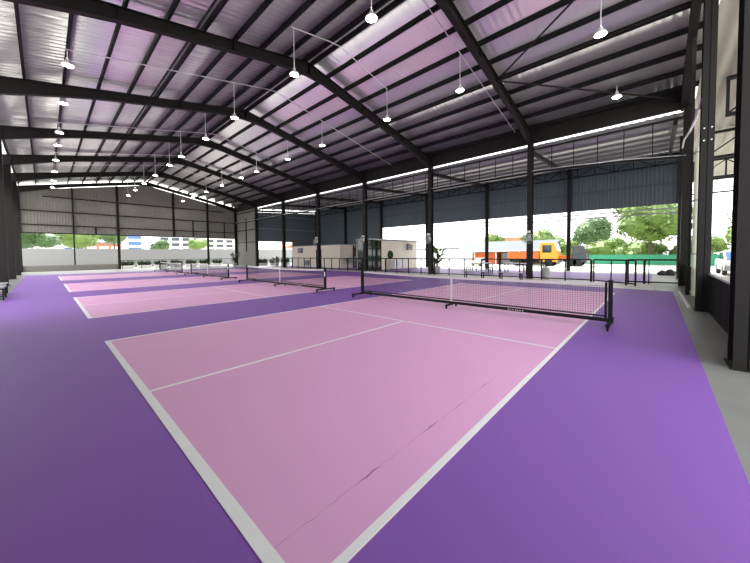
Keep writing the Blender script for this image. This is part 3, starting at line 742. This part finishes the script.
# ---------------------------------------------------------------- beyond: trees
def tree(x, y, h, cr, label, m_, n=1500, trunk=0.16, flat=0.8, leaf=0.28, group='trees outside', lowc=0.45):
    t = thing('tree', (x, y, -0.03), label, 'tree', group)
    random.seed(int(x*13+y*7+h*3))
    cz = h - cr*flat
    MB().tube([(x, y, -0.03), (x+0.1, y, cz*0.5), (x, y+0.1, cz)], [trunk, trunk*0.8, trunk*0.5], 8).build('trunk', 'bark', t)
    bl = [(Vector((x, y, cz)), cr*0.72)]
    for k in range(11):
        a = random.uniform(0, 6.28); e = random.uniform(-0.5, 0.9); q = cr*random.uniform(0.4, 0.72)
        bl.append((Vector((x+q*math.cos(a)*math.cos(e), y+q*math.sin(a)*math.cos(e), cz+q*flat*math.sin(e))), cr*random.uniform(0.28, 0.48)))
    m = MB(); m.lathe((x, y, cz), [(cr*0.62*math.sin(math.pi*q/8)+0.01, -cr*0.62*flat*math.cos(math.pi*q/8)) for q in range(9)], 12)
    for c, rr in bl[1:]: m.lathe(tuple(c), [(rr*0.7*math.sin(math.pi*q/6)+0.01, -rr*0.7*flat*math.cos(math.pi*q/6)) for q in range(7)], 8)
    for k in range(n):
        c, rr = random.choice(bl); v = Vector((random.gauss(0, 1), random.gauss(0, 1), random.gauss(0, 1))).normalized()
        p = c + Vector((v.x, v.y, v.z*flat))*rr*random.uniform(0.75, 1.05)
        nn = (v + Vector((random.uniform(-.7, .7), random.uniform(-.7, .7), random.uniform(-.3, .9)))).normalized()
        a = nn.orthogonal().normalized(); a = Matrix.Rotation(random.uniform(0, 6.28), 3, nn) @ a; b = nn.cross(a)
        s = leaf*random.uniform(0.6, 1.25); o = len(m.v)
        m.v += [tuple(p-a*s*0.5), tuple(p+b*s*0.3+nn*s*0.08), tuple(p+a*s*0.5), tuple(p-b*s*0.3+nn*s*0.08)]; m.f.append((o, o+1, o+2, o+3))
    m.build('crown', m_, t, fixn=False)
tree(62, 7.2, 8.4, 3.6, 'round mid green tree standing alone behind the green hoarding', 'leaf', 2600, leaf=0.42, flat=1.0)
tree(47.5, -0.5, 9.6, 4.3, 'big spreading lime green tree by the open gable corner', 'lime', 3800, leaf=0.38, flat=1.0)
tree(53.5, 4.4, 3.9, 2.8, 'low lime green tree just behind the middle of the green hoarding', 'lime', 1800, leaf=0.3)
tree(50, 8.0, 3.6, 2.3, 'low lime green tree between the orange trucks and the round tree', 'lime', 1600, leaf=0.3)
tree(50.5, 0.4, 3.6, 2.7, 'low lime green bush under the big spreading tree behind the hoarding', 'lime', 1800, leaf=0.3)
tree(49.5, -4.2, 3.8, 2.6, 'low lime green bush behind the hoarding towards the open gable corner', 'lime', 1800, leaf=0.3)
tree(60, 14.3, 6.6, 3.8, 'light green tree rising behind the yellow truck cab', 'lime', 2600, leaf=0.4)
tree(64, 24.5, 6.2, 3.0, 'small light green tree top showing over the silver shed', 'lime', 1200, leaf=0.42)
tree(57, -11.5, 9.0, 5.6, 'light green tree seen between the gable columns beyond the canopy', 'lime', 3200, leaf=0.36)
tree(62, -1.5, 9.5, 4.2, 'green tree further back behind the annex corner columns', 'leaf', 2200, leaf=0.42)
tree(-2.6, 60, 7.6, 3.9, 'bright green tree outside the gable opening beside the corner column', 'leaf', 2600, leaf=0.32)
tree(3.2, 72, 7.5, 3.6, 'lime green tree outside the gable opening against the thin post', 'lime', 2000, leaf=0.32)
tree(8.8, 78, 8.4, 3.4, 'dark green tree outside the gable opening beside the parapet end post', 'leaf', 2000, leaf=0.32)
tree(17.0, 80, 5.4, 2.2, 'small pale green tree in front of the distant flats', 'leaf', 900, leaf=0.32)
tree(26, 84, 6.4, 2.6, 'pale lime tree beside the distant flats', 'lime', 900, leaf=0.34)

# ---------------------------------------------------------------- beyond: walls, sheds, buildings
tag(MB().box((-14, 51, -0.05), (34, 51.25, 2.45)).build('boundary_wall', 'render'), 'long plain off-white boundary wall outside the far gable opening', 'wall')
t = thing('green_hoarding', (46.5, 0, 0), 'green sheet hoarding along the yard below the trees', 'hoarding')
MB().box((46.5, -9.5, -0.04), (46.6, 6.2, 1.14)).build('sheet', 'green', t)
for k in range(9): MB().box((46.6, -9.3+k*1.9, -0.04), (46.68, -9.22+k*1.9, 1.25)).build('post', 'grey', t)
# silver-roofed shed
t = thing('storage_shed', (43, 15, 0), 'long low shed with a silver sheet roof behind the fence', 'shed')
MB().prism([(39.6, 1.72), (39.6, 1.80), (46.0, 3.22), (46.0, 3.14)], 8.3, 20.6).build('roof', 'silver', t)
MB().box((39.5, 8.2, 1.66), (39.62, 20.7, 1.82)).build('gutter', 'offwhite', t)
MB().box((45.9, 8.4, -0.04), (46.0, 20.5, 3.1)).build('back_wall', 'grey', t)
for k in range(5): y = 8.6+k*2.95; MB().box((39.7, y-0.05, -0.04), (39.8, y+0.05, 1.74)).build('post', 'offwhite', t)
t = thing('storage_container', (41, 17, 0), 'orange steel container under the silver shed roof', 'container')
MB().box((40.2, 14.6, 0.05), (42.4, 18.0, 1.55)).build('body', 'orange', t)
m = MB()
for k in range(14): m.box((40.16, 14.7+k*0.24, 0.15), (40.2, 14.82+k*0.24, 1.45))
m.build('ribs', 'orange', t); MB().box((40.2, 14.6, -0.04), (42.4, 14.8, 0.05)).build('skid', 'black', t); MB().box((40.2, 17.8, -0.04), (42.4, 18, 0.05)).build('skid', 'black', t)
t = thing('storage_container', (41, 12.5, 0), 'dark grey steel container under the silver shed roof', 'container')
MB().box((40.6, 11.2, 0.05), (42.6, 14.1, 1.45)).build('body', 'grey', t)
MB().box((40.6, 11.2, -0.04), (42.6, 11.4, 0.05)).build('skid', 'black', t); MB().box((40.6, 13.9, -0.04), (42.6, 14.1, 0.05)).build('skid', 'black', t)
def wheel(m, x, y, z, R, w, axis): m.lathe((x-(w/2 if axis == 'x' else 0), y-(w/2 if axis == 'y' else 0), z), [(R*0.55, 0), (R*0.9, 0), (R, w*0.2), (R, w*0.8), (R*0.9, w), (R*0.55, w)], 16, axis)
def truck(x, y, length, cabm, bodym, label, cabh=2.55, bodyh=1.55, cabl=1.7):
    """side-on truck, nose toward -y; (x, y) is the nose centre"""
    t = thing('truck', (x, y+length/2, -0.03), label, 'truck', 'orange trucks in the yard'); hw = 1.0; z0 = 0.45
    cb = MB().prism([(y, z0), (y+cabl, z0), (y+cabl, cabh), (y+0.35, cabh), (y+0.05, cabh*0.62)], x-hw, x+hw, 'x').build('cab', cabm, t, bevel=0.04)
    MB().prism([(y+0.55, cabh*0.58), (y+cabl-0.25, cabh*0.58), (y+cabl-0.25, cabh*0.9), (y+0.55, cabh*0.9)], x-hw-0.012, x-hw+0.01, 'x').build('side_window', 'dkglass', cb)
    MB().add([(x-hw+0.1, y+0.045, cabh*0.64), (x+hw-0.1, y+0.045, cabh*0.64), (x+hw-0.1, y+0.32, cabh*0.95), (x-hw+0.1, y+0.32, cabh*0.95), (x-hw+0.1, y+0.03, cabh*0.64), (x+hw-0.1, y+0.03, cabh*0.64), (x+hw-0.1, y+0.30, cabh*0.96), (x-hw+0.1, y+0.30, cabh*0.96)], [(0,1,2,3),(7,6,5,4),(0,4,5,1),(1,5,6,2),(2,6,7,3),(3,7,4,0)]).build('windscreen', 'dkglass', cb)
    MB().box((x-hw, y+cabl+0.1, 0.75), (x+hw, y+length, bodyh)).box((x-hw-0.03, y+cabl+0.1, bodyh-0.1), (x+hw+0.03, y+length, bodyh)).build('bed', bodym, t, bevel=0.02)
    MB().box((x-0.45, y+0.3, 0.45), (x+0.45, y+length-0.1, 0.75)).build('chassis', 'black', t)
    MB().box((x-hw, y-0.06, 0.35), (x+hw, y+0.05, 0.62)).build('bumper', 'grey', t)
    for yy in (y+0.85, y+length-1.1):
        for xx in (x-hw+0.12, x+hw-0.12):
            m = MB(); wheel(m, xx, yy, 0.42, 0.45, 0.26, 'x'); m.build('wheel', 'tyre', t)
truck(37.6, 6.75, 5.2, 'yellow', 'orange', 'truck with a yellow cab and orange bed beside the silver shed')
truck(38.5, 4.25, 2.4, 'silver', 'orange', 'small truck with a grey cab and orange bed near the green hoarding', 2.2, 1.15, 1.3)
def car(x, y, label, m_, axis='x', s=1.0):
    """nose toward -axis"""
    t = thing('parked_car', (x, y, -0.03), label, 'car'); W2 = 0.85*s
    def PR(poly, a, b):
        m = MB(); poly = [(q[0]*s, q[1]*s) for q in poly]
        if axis == 'x': m.prism([(x+q[0], q[1]) for q in poly], y+a, y+b, 'y')
        else: m.prism([(y+q[0], q[1]) for q in poly], x+a, x+b, 'x')
        return m
    bd = PR([(-2.1, 0.3), (2.1, 0.3), (2.15, 0.85), (1.95, 0.98), (-1.0, 0.95), (-1.95, 0.78), (-2.15, 0.55)], -W2, W2).build('body', m_, t, bevel=0.06)
    PR([(-1.05, 0.94), (1.75, 0.96), (1.25, 1.46), (-0.25, 1.48)], -W2*0.86, W2*0.86).build('cabin', m_, t, bevel=0.05)
    PR([(-0.85, 1.0), (1.45, 1.0), (1.12, 1.38), (-0.2, 1.40)], -W2*0.87-0.004, W2*0.87+0.004).build('side_window', 'dkglass', t)
    PR([(-1.08, 0.97), (-1.02, 0.97), (-0.30, 1.43), (-0.36, 1.43)], -W2*0.74, W2*0.74).build('windscreen', 'blueglass', t)
    for q in (-1.3, 1.3):
        for b in (-W2+0.1, W2-0.1):
            m = MB()
            if axis == 'x': wheel(m, x+q*s, y+b, 0.30*s, 0.32*s, 0.2, 'y')
            else: wheel(m, x+b, y+q*s, 0.30*s, 0.32*s, 0.2, 'x')
            m.build('wheel', 'tyre', t)
    for b in (-0.6, 0.6):
        PR([(-2.13, 0.60), (-2.0, 0.60), (-1.98, 0.74), (-2.06, 0.74)], b*s-0.16, b*s+0.16).build('headlight', 'whiteplastic', t)
car(34.5, 14.4, 'white car with a blue tinted windscreen parked facing the fence', 'carwhite', 'x', 0.62)
car(29.3, -4.95, 'white car parked beyond the black parapet by the massive column', 'carwhite', 'x')
t = thing('pale_building', (58, 34, 0), 'pale bluish building behind the pavilion and the leafy plant', 'building')
MB().box((52, 26.5, -0.04), (60, 36, 2.3)).build('wall', 'offwhite', t); MB().box((51.8, 26.3, 2.3), (60.2, 36.2, 2.5)).build('roof', 'silver', t)
t = thing('tiled_house', (74, 22, 0), 'distant terracotta tiled roof peeking above the silver shed', 'house')
MB().box((70, 17, -0.04), (78, 27, 3.4)).build('wall', 'offwhite', t); MB().prism([(16.4, 3.4), (27.6, 3.4), (25, 4.9), (19, 4.9)], 69.6, 78.4, 'x').build('roof', 'terracotta', t)
def block(x0, x1, y, d, h, label, wm, glm, nx, nz, z0=1.4):
    t = thing('apartment_block', ((x0+x1)/2, y, 0), label, 'building', 'distant flats')
    MB().box((x0, y, -0.04), (x1, y+d, h)).build('wall', wm, t)
    MB().box((x0-0.3, y-0.3, h), (x1+0.3, y+d+0.3, h+0.35)).build('roof', 'grey', t)
    w = (x1-x0)/nx
    for i in range(nx):
        for k in range(nz):
            a = x0+w*(i+0.15); z = z0+k*1.5
            if z+1 < h:
                q = MB().box((a-0.06, y-0.06, z-0.06), (a+w*0.7+0.06, y+0.0, z+0.96)).build('window', 'offwhite', t)
                MB().box((a, y-0.08, z), (a+w*0.7, y-0.06, z+0.9)).build('pane', glm, q)
block(12.6, 16.2, 92, 8, 9.5, 'distant white flats with wide blue windows past the parapet end post', 'offwhite', 'blueglass', 1, 5, 2.6)
block(20.5, 31, 98, 8, 10.5, 'distant white flats with small scattered grey windows', 'offwhite', 'silver', 4, 5, 2.6)
block(34, 46, 104, 8, 9.0, 'distant pale block behind the far fence corner', 'cream', 'silver', 4, 4, 2.6)
block(2.2, 5.8, 96, 6, 8.0, 'distant pale flats between the two outside trees', 'offwhite', 'blueglass', 2, 4, 2.6)
block(5.2, 11, 86, 5, 4.2, 'low terracotta coloured house behind the boundary wall', 'terracotta', 'offwhite', 3, 1, 2.6)
t = thing('tiled_house', (22, 62, 0), 'brown roofed house outside the annex end opening', 'house')
MB().box((36, 60, -0.04), (48, 66, 3.0)).build('wall', 'offwhite', t); MB().prism([(35.4, 3.0), (48.6, 3.0), (45, 4.6), (39, 4.6)], 59.4, 66.6).build('roof', 'terracotta', t)

# ---------------------------------------------------------------- neighbouring canopy beyond the open gable
cz = lambda x: 8.15
struct(roof_slope('ceiling_neighbour_canopy', 7.5, 42.0, -13.0, -2.37, cz, 0.45, 0.09, 'canopy'))
for i, x in enumerate((17.0, 24.5, 32.0, 39.5)):
    t = thing('canopy_truss', (x, -8, 6.6), 'dark lattice truss under the neighbouring canopy, %s beyond the parapet' % ORD[i], 'truss', 'neighbouring canopy trusses')
    MB().bar((x, -2.9, 8.0), (x, -13, 8.0), 0.12, 0.14).build('top_chord', 'steel', t)
    MB().bar((x, -2.9, 6.65), (x, -13, 6.65), 0.12, 0.14).build('bottom_chord', 'steel', t)
    y = -2.95; k = 0
    while y > -12.5:
        MB().bar((x, y, 6.7), (x, y, 7.95), 0.09, 0.09).build('vertical_web', 'steel', t)
        a, b = (6.7, 7.95) if k % 2 == 0 else (7.95, 6.7)
        MB().bar((x, y, a), (x, y-1.6, b), 0.06, 0.06).build('diagonal_web', 'steel', t)
        y -= 1.6; k += 1
    for y, nm in ((-2.95, 'leg'), (-12.95, 'leg')):
        if y < -5 or x > 38: MB().box((x-0.1, y-0.1, -0.04), (x+0.1, y+0.1, 8.0)).build(nm, 'palegreen', t)
